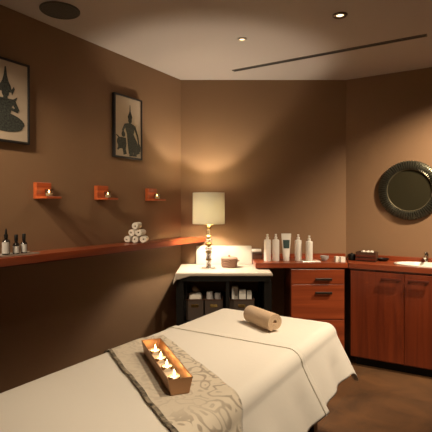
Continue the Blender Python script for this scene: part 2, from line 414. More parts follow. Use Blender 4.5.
# ------------------------------------------------------------------ candles
def flame(bm, z, s=1.0):
    lathe(bm, [(.0012*s, z), (.0036*s, z+.004*s), (.0048*s, z+.009*s), (.0036*s, z+.016*s), (.0016*s, z+.023*s), (.0004*s, z+.028*s)], n=12)
def tealight(name, label, cat, loc, group, glass, power, s=1.0):
    t = thing(name, label, cat, loc, random.uniform(0, 6), group)
    if glass:
        build('glass_cup', lambda bm: lathe(bm, [(.021, 0), (.024, .002), (.027, .045), (.0255, .045), (.0225, .004), (.002, .003)], n=28, cap=False), 'cup', t)
        build('candle', lambda bm: lathe(bm, [(.0195, .0035), (.0195, .020), (.017, .0215), (.002, .019)], n=24), 'wax', t)
        zf = .022
    else:
        build('foil_cup', lambda bm: lathe(bm, [(.020, 0), (.0215, .001), (.0225, .017), (.0215, .017), (.0205, .003), (.001, .0025)], n=28, cap=False), 'chrome', t)
        build('wax', lambda bm: lathe(bm, [(.0203, .003), (.0205, .0135), (.017, .0145), (.001, .0135)], n=24), 'wax', t)
        zf = .016
    build('wick', lambda bm: tube(bm, [(0, 0, zf-.004), (.0004, 0, zf+.005)], .0007, 6), 'black', t)
    build('flame', lambda bm: flame(bm, zf+.002, s), 'flame', t)
    add_light('candle_glow', 'POINT', power, (1.0, .55, .20), t, (0, 0, zf+.016*s), .006)
    return t

# ------------------------------------------------------------------ three wooden wall sconces
def sconce(loc, label):
    t = thing('wall_sconce', label, 'sconce', loc, TH, 'wooden sconces along the left wall')
    build('back_panel', lambda bm: box(bm, 0, .035, -.055, .055, .0, .104, .002), 'sconce', t, smooth=False)
    build('ledge', lambda bm: box(bm, .0355, .135, -.055, .055, .0, .014, .002), 'sconce', t, smooth=False)
    return t
sc = sconce(W(-2.449, 1.835, 1.403), 'square wooden wall sconce nearest the left edge, below the kneeling print')
spots = [(1.835, ''), (2.345, 'square wooden wall sconce with candle, middle of the three'), (2.915, 'square wooden wall sconce farthest back, nearest the table lamp')]
for i, (u, lab) in enumerate(spots):
    if i: copy_thing(sc, W(-2.449, u, 1.403), lab)
lb = ['lit tealight in a clear glass cup on the sconce nearest the left edge', 'lit tealight in a clear glass cup on the middle wall sconce', 'lit tealight in a clear glass cup on the sconce nearest the lamp']
for (u, _), lab in zip(spots, lb):
    tealight('glass_tealight', lab, 'candle', W(-2.449+.085, u-.002, 1.4175), 'tealights on the wall sconces', True, .03, .7)

# ------------------------------------------------------------------ bottles on a pale tray, left end of the shelf
tr = W(-2.342, 1.52, SZ1+.0008)
tray = thing('display_tray', 'thin pale tray under three dark bottles on the wall shelf', 'tray', tr, TH)
build('tray_board', lambda bm: box(bm, -.05, .05, -.26, .19, 0, .007, .002), 'panel', tray, smooth=False)
build('tray_rim', lambda bm: (box(bm, .047, .05, -.26, .19, .0072, .011), box(bm, -.05, -.047, -.26, .19, .0072, .011)), 'panel', tray, smooth=False)
def dark_bottle(loc, label, hgt, r, tip, lab_z):
    t = thing('dark_bottle', label, 'bottle', loc, TH, 'dark bottles at the left end of the shelf')
    hb = hgt*.58
    build('bottle_body', lambda bm: lathe(bm, [(r*.9, 0), (r, .004), (r, hb*.86), (r*.82, hb*.96), (r*.42, hb*1.04), (r*.40, hb*1.12)], n=28), 'brown_glass', t)
    build('cap', lambda bm: lathe(bm, [(r*.50, hb*1.10), (r*.52, hb*1.32)] + ([(r*.34, hb*1.36), (r*.26, hgt*.92), (r*.12, hgt)] if tip else [(r*.54, hb*1.36), (r*.56, hgt*.96), (r*.42, hgt)]), n=20), 'black', t)
    def lab(bm):
        n = 14
        a = [[bm.verts.new(((r+.0006)*math.cos(q), (r+.0006)*math.sin(q), z)) for q in [-2.2+2.5*k/n for k in range(n+1)]] for z in (hb*.10, hb*lab_z)]
        for k in range(n): bm.faces.new((a[0][k], a[0][k+1], a[1][k+1], a[1][k]))
    build('paper_label', lab, 'label', t)
    return t
def on_shelf(px, v):   # u for which a point at depth v projects to column px
    k = (px-216)/440
    return (k*(-SV*v) - CV*v)/(SV - k*CV)
zt = SZ1+.0088
dark_bottle(W(-2.335, on_shelf(6, -2.335), zt), 'tallest dark bottle with pointed cap, left on the pale tray', .150, .021, True, .85)
dark_bottle(W(-2.335, on_shelf(16.2, -2.335), zt), 'dark bottle with low pale label, middle of the three on the tray', .112, .0185, False, .7)
dark_bottle(W(-2.335, on_shelf(24.0, -2.335), zt), 'dark bottle with pale label, rightmost on the tray', .115, .0185, False, .8)

# ------------------------------------------------------------------ rolled towels
def roll_profile(R, turns, th, n=26):
    r0 = max(R - turns*th, th*.7)
    N = int(n*turns)
    def rad(q): return r0 + (R-th*.5-r0)*(q)
    outer, inner = [], []
    for i in range(N+1):
        q = i/N; a = 2*PI*turns*q; r = rad(q)
        outer.append(((r+th*.37)*math.cos(a), (r+th*.37)*math.sin(a)))
        inner.append(((r-th*.37)*math.cos(a), (r-th*.37)*math.sin(a)))
    return outer, inner
def roll(bm, R, L, turns, th, ax='y'):
    o, i = roll_profile(R, turns, th)
    def P(p, t, shr=0):
        c = (p[0], t, p[1]) if ax == 'y' else (t, p[0], p[1])
        return c
    rows = []
    for t, s in ((-L/2, .0), (-L/2+.0, 1), (L/2, 1), (L/2, .0)):
        pass
    segs = [-L/2, -L/2+th*.25, 0, L/2-th*.25, L/2]
    sc_ = [.82, 1, 1, 1, .82]
    no = []
    for t, s in zip(segs, sc_):
        ro = []; ri = []
        for po, pi in zip(o, i):
            mx, mz = (po[0]+pi[0])/2, (po[1]+pi[1])/2
            ro.append(bm.verts.new(P((mx+(po[0]-mx)*s, mz+(po[1]-mz)*s), t)))
            ri.append(bm.verts.new(P((mx+(pi[0]-mx)*s, mz+(pi[1]-mz)*s), t)))
        no.append((ro, ri))
    n = len(o)
    for k in range(len(segs)-1):
        (a, b), (c, d) = no[k], no[k+1]
        for j in range(n-1):
            bm.faces.new((a[j], a[j+1], c[j+1], c[j])); bm.faces.new((b[j+1], b[j], d[j], d[j+1]))
        bm.faces.new((a[0], c[0], d[0], b[0])); bm.faces.new((a[-1], b[-1], d[-1], c[-1]))
    for (a, b) in (no[0], no[-1]):
        for j in range(n-1): bm.faces.new((a[j], b[j], b[j+1], a[j+1]))
R = .0295
tw_v = -2.350
tw_u = on_shelf(137, tw_v)
def towel(du, dz, dv, rot, label, spin=0, first=[None]):
    loc = W(tw_v+.92*du-.4*dv, tw_u+.4*du+.92*dv, SZ1+.0006+R+dz)
    if first[0] is None:
        o = build('rolled_towel', lambda bm: roll(bm, R, .115, 2.6, .0100, 'x'), 'towel_w')
        tag(o, label, 'towel', 'white rolled towels on the wall shelf'); first[0] = o
    else:
        o = first[0].copy(); COL.objects.link(o); o['label'] = label
    o.location = loc; o.rotation_mode = 'XYZ'; o.rotation_euler = (spin, 0, TH+math.radians(113.5)+rot)
    return o
s3 = R*math.sqrt(3)+.0008
towel(-.0610, 0, 0, -.05, 'small white rolled towel, bottom row left of the pyramid on the shelf', .6)
towel(0, 0, 0, .03, 'small white rolled towel, bottom row middle of the pyramid on the shelf', 2.2)
towel(.0625, 0, -.002, .10, 'small white rolled towel, bottom row right of the pyramid on the shelf', 4.0)
towel(-.0302, s3, .001, .02, 'small white rolled towel, second row left of the pyramid on the shelf', 1.0)
towel(.0308, s3, .003, -.03, 'small white rolled towel, second row right of the pyramid on the shelf', 3.1)
towel(.0003, 2*s3, .002, .02, 'small white rolled towel on top of the pyramid on the shelf', 5.1)

# ------------------------------------------------------------------ massage table and its linen
V0, V1, U0, U1, TOP = -1.46, -.704, .38, 2.465, .70
bedc = W((V0+V1)/2, (U0+U1)/2, 0)
bed = thing('massage_table', 'massage table under cream sheets in the foreground', 'bed', bedc, TH)
hw, hl = (V1-V0)/2, (U1-U0)/2
build('padded_top', lambda bm: box(bm, -hw, hw, -hl, hl, TOP-.112, TOP, .054, 5), 'pad', bed)
build('deck', lambda bm: box(bm, -hw+.03, hw-.03, -hl+.03, hl-.03, TOP-.150, TOP-.1125, .004), 'dark_wood', bed, smooth=False)
for sx in (-1, 1):
    for sy in (-1, 1):
        build('leg', lambda bm: box(bm, sx*(hw-.09)-.03, sx*(hw-.09)+.03, sy*(hl-.2)-.03, sy*(hl-.2)+.03, 0, TOP-.1505, .004), 'dark_wood', bed, smooth=False)
for sx in (-1, 1):
    build('side_rail', lambda bm: box(bm, sx*(hw-.09)-.012, sx*(hw-.09)+.012, -hl+.232, hl-.232, .12, .18), 'dark_wood', bed, smooth=False)

def wob(x, s): return math.sin(x*s)+.6*math.sin(x*s*2.3+1.7)+.4*math.sin(x*s*.57+.6)
def drape(rect, top, r, a, b, off, flare=.12, cflare=.28, amp=.05, fall=1.0):
    """a,b flat cloth coordinates; returns local point on a rounded slab"""
    x0, x1, y0, y1 = rect
    ix0, ix1, iy0, iy1 = x0+r, x1-r, y0+r, y1-r
    nx = min(max(a, ix0), ix1); ny = min(max(b, iy0), iy1)
    wx, wy = a-nx, b-ny
    if abs(wx) < 1e-9 and abs(wy) < 1e-9: return Vector((a, b, top+off))
    e = math.hypot(wx, wy); dx, dy = wx/e, wy/e
    ch = max(abs(wx), abs(wy)); d = min(e, 1.3*ch)
    corner = 2*min(abs(dx), abs(dy))
    corner = min(1, corner)
    rr = r+off; arc = PI/2*r
    if d < arc:
        an = d/r; out = rr*math.sin(an); z = top-r + rr*math.cos(an)
    else:
        rest = d-arc
        peri = (ny if abs(wx) > abs(wy) else nx)
        f = flare+(cflare-flare)*corner + amp*wob(peri+ (3 if abs(wx) > abs(wy) else 0), 11)*min(1, rest/.12)*(1-.6*corner)
        f = max(f, .015)
        out = rr+rest*math.sin(f); z = top-r-rest*math.cos(f)*fall
    return Vector((nx+dx*out, ny+dy*out, z))
def cloth_obj(name, mat, grid, thick, parent=None, sub=0):
    """grid: rows of (Vector, (u,v)); builds a solid sheet"""
    bm = bmesh.new(); uvl = bm.loops.layers.uv.new('UVMap'); uvd = {}
    vs = []
    for row in grid:
        rr_ = []
        for p, uv in row:
            v = bm.verts.new(p); uvd[v] = uv; rr_.append(v)
        vs.append(rr_)
    for i in range(len(vs)-1):
        for j in range(len(vs[0])-1):
            f = bm.faces.new((vs[i][j], vs[i+1][j], vs[i+1][j+1], vs[i][j+1]))
            for l in f.loops: l[uvl].uv = uvd[l.vert]
    bmesh.ops.recalc_face_normals(bm, faces=bm.faces[:])
    up = sum(f.normal.z*f.calc_area() for f in bm.faces)
    if up < 0: bmesh.ops.reverse_faces(bm, faces=bm.faces[:])
    me = bpy.data.meshes.new(name); bm.to_mesh(me); bm.free()
    for p in me.polygons: p.use_smooth = True
    me.materials.append(M[mat])
    o = bpy.data.objects.new(name, me); COL.objects.link(o)
    s = o.modifiers.new('thickness', 'SOLIDIFY'); s.thickness = thick; s.offset = 1
    if parent: o.parent = parent
    return o
def lin(a, b, n): return [a+(b-a)*i/n for i in range(n+1)]
rect = (-hw, hw, -hl, hl)
OV = .25
# bottom sheet
off1 = .004
def sheet_grid(a0, a1, b0, b1, off, na, nb, **kw):
    return [[(drape(rect, TOP, .055, a, b, off, **kw), (a, b)) for b in lin(b0, b1, nb)] for a in lin(a0, a1, na)]
o = cloth_obj('fitted_sheet', 'sheet', sheet_grid(-hw-OV, hw+OV, -hl-.22, hl+OV, off1, 120, 160, flare=.36, cflare=.44, amp=.06), .002)
o.location = bedc; o.rotation_euler = (0, 0, TH)
tag(o, 'cream under sheet showing at the far end of the massage table', 'sheet')
# top sheet, folded edge across the bed at u = 1.905
BE = 1.90-(U0+U1)/2
ov2 = .262
def ts_pt(a, b, off): return drape(rect, TOP, .055, a, b, off, flare=.40, cflare=.42, amp=.06)
ts = cloth_obj('top_sheet', 'sheet', [[(ts_pt(a, b + (.0 if abs(a) < hw else .10*(abs(a)-hw)) * ((b+hl)/(BE+hl)), .0085), (a, b)) for b in lin(-hl-.20, BE, 110)] for a in lin(-hw-.25, hw+ov2, 110)], .0025)
ts.location = bedc; ts.rotation_euler = (0, 0, TH)
tag(ts, 'cream top sheet covering most of the massage table', 'sheet')
hem = cloth_obj('hem_band', 'sheet', [[(ts_pt(a, b + (.0 if abs(a) < hw else .10*(abs(a)-hw)), .0115), (a, b)) for b in lin(BE-.035, BE+.004, 5)] for a in lin(-hw-.25, hw+ov2, 110)], .003, ts)
pipe_pts = [ts_pt(a, BE-.035 + (.0 if abs(a) < hw else .10*(abs(a)-hw)), .0135) for a in lin(-hw-.25, hw+ov2, 110)]
build('hem_piping', lambda bm: tube(bm, pipe_pts, .0022, 6), 'sheet_hem', ts)

# runner: its own axes turned on the bed
rc = Vector(((-1.07)-(V0+V1)/2, 1.365-(U0+U1)/2, 0)); ra = math.atan2(-.44, .70)
def run_pt(s, t, off):
    a = rc.x + s*math.cos(ra) - t*math.sin(ra); b = rc.y + s*math.sin(ra) + t*math.cos(ra)
    return drape(rect, TOP, .055, a, b, off, flare=.42, cflare=.42, amp=.06)
def wav(s): return .002*math.sin(s*17)+.0015*math.sin(s*41+1)
RH = .148
rn = cloth_obj('bed_runner', 'runner', [[(run_pt(s, t+wav(s), .0155), (s, t)) for t in lin(-RH, RH, 20)] for s in lin(-.43, .70, 110)], .003)
rn.location = bedc; rn.rotation_euler = (0, 0, TH)
tag(rn, 'taupe patterned runner laid obliquely across the massage table', 'runner')
cloth_obj('woven_trim', 'runner_trim', [[(run_pt(s, -RH+t+wav(s), .0195), (s, t)) for t in lin(-.003, .012, 3)] for s in lin(-.43, .70, 110)], .002, rn)

# candle tray on the runner
TZ = TOP+.0205
cd = W(-1.052, 1.338, TZ)   # centre
ang = TH + math.atan2(.297, -.38)
ct = thing('candle_tray', 'long copper coloured candle trough on the patterned runner', 'tray', cd, ang)
Lt, wt, ht = .225, .032, .055
def trough(bm):
    t = .003
    def ring(k, l, z): return [bm.verts.new(p) for p in ((-l, -k, z), (l, -k, z), (l, k, z), (-l, k, z))]
    r0 = ring(wt, Lt, 0); r1 = ring(wt+.010, Lt+.008, ht); r2 = ring(wt+.010-t, Lt+.008-t, ht); r3 = ring(wt-t, Lt-t, t)
    bm.faces.new(r0[::-1]); bm.faces.new(r3)
    for a, b in ((r0, r1), (r1, r2), (r2, r3)):
        for i in range(4): bm.faces.new((a[i], a[(i+1) % 4], b[(i+1) % 4], b[i]))
build('trough', trough, 'gold', ct, smooth=False)
build('rolled_rim', lambda bm: tube(bm, [(-Lt-.008, -wt-.01, ht), (Lt+.008, -wt-.01, ht), (Lt+.008, wt+.01, ht), (-Lt-.008, wt+.01, ht), (-Lt-.008, -wt-.01, ht)], .0016, 6), 'gold', ct)
build('bed_of_sand', lambda bm: box(bm, -Lt+.0035, Lt-.0035, -wt+.002, wt-.002, .0032, .018), 'wax', ct, smooth=False)
d = Vector((math.cos(ang), math.sin(ang), 0))
for q, lab in zip((-.150, -.045, .052, .150), ('lit tealight in the copper trough, nearest the camera', 'lit tealight in the copper trough, second from the camera', 'lit tealight in the copper trough, third from the camera', 'lit tealight in the copper trough, farthest from the camera')):
    p = cd + d*q*(1) + Vector((0, 0, .0185))
    tealight('tealight', lab, 'candle', p, 'tealights in the copper trough', False, .10, .8)

# big beige rolled towel
ra_ = W(-1.02, 2.145, TOP+.0065+.0505)
bt = build('rolled_towel', lambda bm: roll(bm, .050, .235, 3.1, .0142, 'x'), 'towel_b')
bt.location = ra_; bt.rotation_euler = (3.6, 0, math.atan2(-.19, .105))
tag(bt, 'thick beige rolled towel at the far end of the bed', 'towel')

# ------------------------------------------------------------------ black side table against the back wall
TX0, TX1, TY0, TY1 = -.325, .455, 3.565, 4.135
tb = thing('side_table', 'black open side table with lower shelf, under the lamp', 'table', ((TX0+TX1)/2, (TY0+TY1)/2, 0))
tw_, td_ = (TX1-TX0)/2, (TY1-TY0)/2
build('tabletop', lambda bm: box(bm, -tw_, tw_, -td_, td_, .787, .812, .003), 'black', tb, smooth=False)
for y_ in (-td_+.008, td_-.028):
    build('apron', lambda bm: box(bm, -tw_+.01, tw_-.01, y_, y_+.020, .745, .7865), 'black', tb, smooth=False)
for sx in (-1, 1):
    for sy in (-1, 1):
        build('leg', lambda bm: box(bm, sx*(tw_-.03)-.03, sx*(tw_-.03)+.03, sy*(td_-.055)-.026, sy*(td_-.055)+.026, 0, .7445, .002), 'black', tb, smooth=False)
xm = .095-(TX0+TX1)/2
build('centre_post', lambda bm: box(bm, xm-.014, xm+.014, -td_+.03, -td_+.058, .412, .7445), 'black', tb, smooth=False)
build('side_slat', lambda bm: (box(bm, tw_-.045, tw_-.02, -td_+.082, td_-.082, .412, .7445)), 'black', tb, smooth=False)
build('lower_shelf', lambda bm: box(bm, -tw_+.004, tw_-.004, -td_+.082, td_-.082, .39, .411), 'black', tb, smooth=False)
build('shelf_rail', lambda bm: box(bm, -tw_+.061, tw_-.061, -td_+.03, -td_+.081, .39, .411), 'black', tb, smooth=False)
build('back_board', lambda bm: box(bm, -tw_+.061, tw_-.061, td_-.03, td_-.018, .12, .56), 'black', tb, smooth=False)

# cloth over the side table
trect = (-tw_-.002, tw_+.002, -td_-.002, td_)
def tc_pt(a, b): return drape(trect, .812, .006, a, b, .0012, flare=.10, cflare=.35, amp=.12)
cl = cloth_obj('table_cloth', 'table_cloth', [[(tc_pt(a, b + (0 if b > -td_+.05 else -.035*max(0, (-a-tw_+.12))/.12 )), (a, b)) for b in lin(-td_-.020, td_-.01, 60)] for a in lin(-tw_-.060, tw_+.008, 90)], .0025)
cl.location = ((TX0+TX1)/2, (TY0+TY1)/2, 0)
tag(cl, 'cream cloth over the black side table, left corner hanging down', 'tablecloth')
ZT = .8166

# things on the side table
wp = thing('cream_board', 'blank cream board leaning against the back wall behind the lamp', 'board', (.075, 4.096, ZT))
def board(bm):
    a = .03/.17
    def q(x, y, z): return bm.verts.new((x, y + z*.255, z))
    vs = [q(x, y, z) for z in (0, .168) for (x, y) in ((-.26, 0), (.26, 0), (.26, .016), (-.26, .016))]
    fs = [bm.faces.new([vs[i] for i in f]) for f in ((3,2,1,0),(4,5,6,7),(0,1,5,4),(1,2,6,5),(2,3,7,6),(3,0,4,7))]
    bmesh.ops.bevel(bm, geom=list({e for f in fs for e in f.edges}), offset=.002, segments=2, affect='EDGES')
build('board_face', board, 'panel', wp, smooth=False)

lx, ly = -.064, 3.84
lp = thing('table_lamp', 'lit table lamp with cream drum shade and crystal stem', 'lamp', (lx, ly, ZT))
build('base', lambda bm: lathe(bm, [(.062, 0), (.062, .006), (.058, .009), (.022, .010), (.018, .016)], n=40), 'chrome', lp)
zz = .0162
stack = [('crystal_column', 'crystal', .052, .019, 0), ('brass_ring', 'brass', .014, .023, 1), ('crystal_column', 'crystal', .050, .020, 0), ('brass_ring', 'brass', .016, .025, 1),
         ('crystal_ball', 'crystal', .042, .027, 2), ('brass_ring', 'brass', .034, .024, 1), ('crystal_ball', 'crystal', .038, .027, 2), ('brass_ring', 'brass', .022, .022, 1), ('neck', 'sock', .048, .013, 0)]
for nm, mt, h_, r_, kind in stack:
    if nm != 'neck': r_ *= 1.22
    if kind == 0: prof = [(r_*.92, 0), (r_, .003), (r_*.86, h_*.5), (r_, h_-.003), (r_*.92, h_)]
    elif kind == 1: prof = [(r_*.7, 0), (r_, h_*.3), (r_, h_*.7), (r_*.7, h_)]
    else: prof = [(r_*.5+ .5*r_*math.sin(PI*k/8), h_*k/8) for k in range(9)]
    build(nm, lambda bm: lathe(bm, [(a, b+zz) for a, b in prof], n=20), mt, lp)
    zz += h_+.0004
build('stem_rod', lambda bm: lathe(bm, [(.005, .0166), (.005, zz+.0)], n=12), 'brass', lp)
sb, st_ = 1.203-ZT, 1.474-ZT
build('socket', lambda bm: lathe(bm, [(.011, zz), (.016, zz+.006), (.016, zz+.05), (.012, zz+.056)], n=20), 'brass', lp)
bz = 1.305-ZT
build('bulb', lambda bm: lathe(bm, [(.010, zz+.0565), (.014, bz-.02), (.024, bz), (.026, bz+.014), (.019, bz+.03), (.004, bz+.037)], n=20), 'bulb', lp)
def shade(bm):
    r1, r2, t = .141, .139, .002
    lathe(bm, [(r1, sb), (r2, st_), (r2-t, st_), (r1-t, sb), (r1, sb)], n=56, cap=False)
so = build('lamp_shade', shade, 'shade', lp)
for z, r_ in ((sb+.006, .1385), (st_-.02, .1365)):
    build('shade_ring', lambda bm: tube(bm, [(r_*math.cos(2*PI*k/40), r_*math.sin(2*PI*k/40), z) for k in range(41)], .0015, 6), 'brass', so)
for k in range(3):
    a = 2*PI*k/3+.4
    build('shade_spoke', lambda bm: tube(bm, [(.0165*math.cos(a), .0165*math.sin(a), zz+.04), (.1385*math.cos(a), .1385*math.sin(a), sb+.006)], .0015, 6), 'brass', so)
add_light('lamp_glow', 'POINT', 41, (1.0, .87, .69), lp, (0, 0, bz+.005), .02)

bk = thing('lidded_basket', 'small round pinkish wicker basket with lid beside the lamp', 'basket', (.118, 3.905, ZT), .3)
build('basket_body', lambda bm: lathe(bm, [(.064, 0), (.069, .004), (.072, .04), (.071, .066), (.066, .066), (.064, .01), (.01, .008)], n=36, cap=False), 'wicker', bk)
ld = build('lid', lambda bm: lathe(bm, [(.060, .0665), (.0745, .0668), (.0745, .080), (.062, .088), (.02, .092), (.004, .092)], n=36), 'wicker', bk)
build('knob', lambda bm: lathe(bm, [(.006, .0922), (.006, .098), (.010, .102), (.009, .108), (.002, .110)], n=16), 'wicker', ld)
build('handle', lambda bm: tube(bm, [(.0715, -.016, .052), (.088, -.014, .056), (.091, 0, .057), (.088, .014, .056), (.0715, .016, .052)], .0045, 8), 'wicker', bk)

# baskets on the lower shelf
def shelf_basket(x0, x1, label):
    w = (x1-x0)/2
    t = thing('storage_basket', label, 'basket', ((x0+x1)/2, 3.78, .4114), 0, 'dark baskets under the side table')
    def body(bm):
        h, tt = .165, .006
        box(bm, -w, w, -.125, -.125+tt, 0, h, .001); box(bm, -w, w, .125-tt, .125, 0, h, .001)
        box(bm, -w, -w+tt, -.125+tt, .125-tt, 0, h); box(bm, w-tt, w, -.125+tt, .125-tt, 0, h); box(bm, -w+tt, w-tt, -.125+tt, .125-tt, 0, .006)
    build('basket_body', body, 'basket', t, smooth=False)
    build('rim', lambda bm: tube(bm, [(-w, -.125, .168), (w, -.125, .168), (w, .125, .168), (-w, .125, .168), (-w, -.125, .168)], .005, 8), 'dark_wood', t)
    build('label_plate', lambda bm: box(bm, -.030, .030, -.1285, -.1253, .105, .130, .001), 'brass', t, smooth=False)
    return t
shelf_basket(-.248, -.104, 'dark wicker basket on the left of the table shelf, folded cloth inside')
shelf_basket(-.093, .057, 'dark wicker basket in the middle of the table shelf, grey jars inside')
shelf_basket(.112, .318, 'widest dark wicker basket on the right of the table shelf')
def folded(name, x, y, z, w, d_, h, label, cat, mat='towel_w', rz=0):
    t = build(name, lambda bm: [box(bm, -w/2+.002*k, w/2-.001*k, -d_/2, d_/2-.003*k, k*h/3, (k+1)*h/3-.0004, h*.12, 3) for k in range(3)], mat)
    t.location = (x, y, z); t.rotation_euler = (0, 0, rz); tag(t, label, cat); return t
folded('folded_cloth', -.176, 3.76, .4178, .118, .17, .195, 'stack of folded pale cloths in the left basket', 'cloth')
def jar(x, y, z, r, h, label, mat='greyc', grp=None):
    t = thing('storage_jar', label, 'jar', (x, y, z), 0, grp)
    build('jar_body', lambda bm: lathe(bm, [(r*.9, 0), (r, .004), (r, h*.72), (r*.9, h*.76)], n=24), mat, t)
    build('lid', lambda bm: lathe(bm, [(r*.94, h*.765), (r*.96, h*.97), (r*.8, h)], n=24), mat, t)
    return t
jar(-.052, 3.745, .4178, .030, .215, 'grey lidded jar, left one in the middle basket', 'greyc', 'jars in the middle basket')
jar(.016, 3.765, .4178, .029, .200, 'grey lidded jar, right one in the middle basket', 'greyc', 'jars in the middle basket')
for x, y, h, w, lab in ((.163, 3.765, .255, .055, 'tallest white carton in the right basket'), (.225, 3.745, .232, .058, 'middle white carton in the right basket'), (.282, 3.76, .222, .042, 'narrow white carton at the right of the right basket')):
    t = thing('carton', lab, 'box', (x, y, .4178), random.uniform(-.05, .05), 'white cartons in the right basket')
    build('carton_body', lambda bm: box(bm, -w/2, w/2, -.03, .03, 0, h-.0105, .002), 'white', t, smooth=False)
    build('carton_flap', lambda bm: box(bm, -w/2+.001, w/2-.001, -.029, .029, h-.010, h, .002), 'white', t, smooth=False)

# ------------------------------------------------------------------ cherry worktops and cabinets
DZ0, DZ1 = .827, .870
VF = 3.807
cnr = W(-1.0, VF)
wt1 = thing('desk_worktop', 'reddish wooden worktop along the back wall holding the white bottles', 'worktop', (.75, 4.0, DZ0))
def L(p): return (p[0]-.75, p[1]-4.0)
build('top_board', lambda bm: prism(bm, [L((.338, 4.1545)), (L((.338, 3.757))), L((cnr.x-.004, cnr.y-.004)), L((1.2235, 4.1545))], 0, .043, .003), 'cherry_x', wt1, smooth=False)
build('backsplash', lambda bm: prism(bm, [L((.338, 4.1545)), L((.338, 4.137)), L((1.214, 4.137)), L((1.2235, 4.1545))], .0432, .085, .002), 'cherry_x', wt1, smooth=False)
dc = thing('drawer_cabinet', 'reddish wooden drawer cabinet under the back worktop', 'cabinet', ((.640+1.108)/2, 3.96, 0))
cw = (1.108-.640)/2
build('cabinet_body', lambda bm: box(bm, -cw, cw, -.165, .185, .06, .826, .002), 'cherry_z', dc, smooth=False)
build('plinth', lambda bm: box(bm, -cw+.01, cw-.01, -.135, .18, 0, .0595), 'black', dc, smooth=False)
for z0, z1 in ((.690, .815), (.385, .684), (.075, .379)):
    dr = build('drawer', lambda bm: box(bm, -cw+.006, cw-.006, -.185, -.1655, z0, z1, .002), 'cherry_x', dc, smooth=False)
    hz = z1-.085 if z1 > .7 else z1-.070
    hx = .045
    def hnd(bm):
        box(bm, hx-.072, hx+.072, -.212, -.200, hz-.010, hz+.012, .003)
        box(bm, hx-.060, hx-.050, -.201, -.1855, hz-.003, hz+.006); box(bm, hx+.050, hx+.060, -.201, -.1855, hz-.003, hz+.006)
    build('handle', hnd, 'steel', dr, smooth=False)

# vanity along the right wall: local x along the wall (v), local y into the wall (u)
vo = W(-.30, 4.0, 0)
vc = thing('vanity_cabinet', 'reddish wooden vanity cabinet with doors under the washbasin', 'cabinet', vo, TH)
VL, VR = -.985+.30, .95+.30
def vbody(bm):
    t_ = .018
    prism(bm, [(VL, -.172), (VR, -.172), (VR, .184), (VL+.30, .184), (VL+.012, -.02)], .07, .088)
    prism(bm, [(VL, -.172), (VL+t_, -.172), (VL+.012+t_, -.02), (VL+.012, -.02)], .088, .826)
    prism(bm, [(VR-t_, -.172), (VR, -.172), (VR, .184), (VR-t_, .184)], .088, .826)
    prism(bm, [(VL+.30, .184), (VR-t_, .184), (VR-t_, .184-t_), (VL+.30, .184-t_)], .088, .826)
    prism(bm, [(VL+t_, -.172), (VR-t_, -.172), (VR-t_, -.158), (VL+t_, -.158)], .088, .826)
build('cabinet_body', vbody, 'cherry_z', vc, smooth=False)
build('plinth', lambda bm: box(bm, VL+.04, VR-.01, -.135, .10, 0, .0695), 'black', vc, smooth=False)
dv = [(-.980, -.557, 1), (-.553, -.130, -1), (-.126, .297, 1), (.301, .724, -1)]
for a, b, side in dv:
    a += .30; b += .30
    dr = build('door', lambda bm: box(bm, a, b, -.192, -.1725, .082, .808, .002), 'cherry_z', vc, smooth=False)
    hc = (b-.095 if side > 0 else a+.105)
    def hnd(bm):
        box(bm, hc-.078, hc+.078, -.216, -.206, .752, .772, .003)
        box(bm, hc-.066, hc-.056, -.207, -.1925, .757, .766); box(bm, hc+.056, hc+.066, -.207, -.1925, .757, .766)
    build('handle', hnd, 'cherry_d', dr, smooth=False)

# counter with an oval hole for the basin
SKV, SKU, SRA, SRB = -.40+.30, 3.965-4.0, .235, .125
ct_ = thing('vanity_counter', 'reddish wooden counter along the right wall holding the washbasin', 'worktop', Vector((vo.x, vo.y, DZ0)), TH)
bL = to_loc((vo.x, vo.y, 0), (1.229, 4.152, 0))
outer = [(-1.0+.30+.003, VF-4.0), (VR+.002, VF-4.0), (VR+.002, .186), (bL.x+.004, .186)]
def counter(bm):
    n = 48
    hole = [(SKV+SRA*math.cos(2*PI*k/n), SKU+SRB*math.sin(2*PI*k/n)) for k in range(n)]
    def ray(p):   # push hole point outward to the outline
        c = Vector((SKV, SKU)); d_ = Vector(p)-c
        best = 1e9
        for i in range(4):
            q0 = Vector(outer[i]); q1 = Vector(outer[(i+1) % 4]); e = q1-q0
            den = d_.x*e.y-d_.y*e.x
            if abs(den) < 1e-9: continue
            t_ = ((q0.x-c.x)*e.y-(q0.y-c.y)*e.x)/den; s_ = ((q0.x-c.x)*d_.y-(q0.y-c.y)*d_.x)/den
            if t_ > 0 and -1e-6 <= s_ <= 1+1e-6: best = min(best, t_)
        return c+d_*best
    angs = [2*PI*k/n for k in range(n)]
    for q in outer: 
        angs.append(math.atan2((q[1]-SKU)/SRB, (q[0]-SKV)/SRA) % (2*PI))
    angs = sorted(angs); n2 = len(angs)
    hole = [(SKV+SRA*math.cos(a), SKU+SRB*math.sin(a)) for a in angs]
    out = [ray(p) for p in hole]
    ring = {}
    for z in (0, .043):
        ring[z] = ([bm.verts.new((p[0], p[1], z)) for p in hole], [bm.verts.new((p[0], p[1], z)) for p in out])
    for k in range(n2):
        j = (k+1) % n2
        for z in (0, .043):
            h_, o_ = ring[z]; bm.faces.new((h_[k], h_[j], o_[j], o_[k]))
        for q in (0, 1):
            bm.faces.new((ring[0][q][k], ring[0][q][j], ring[.043][q][j], ring[.043][q][k]))
build('top_board', counter, 'cherry_x', ct_, smooth=False)
build('backsplash', lambda bm: box(bm, bL.x+.022, VR, .168, .1855, .0432, .085, .002), 'cherry_x', ct_, smooth=False)
ws = thing('washbasin', 'oval white washbasin set into the vanity counter', 'sink', W(SKV-.30, SKU+4.0, DZ1), TH)
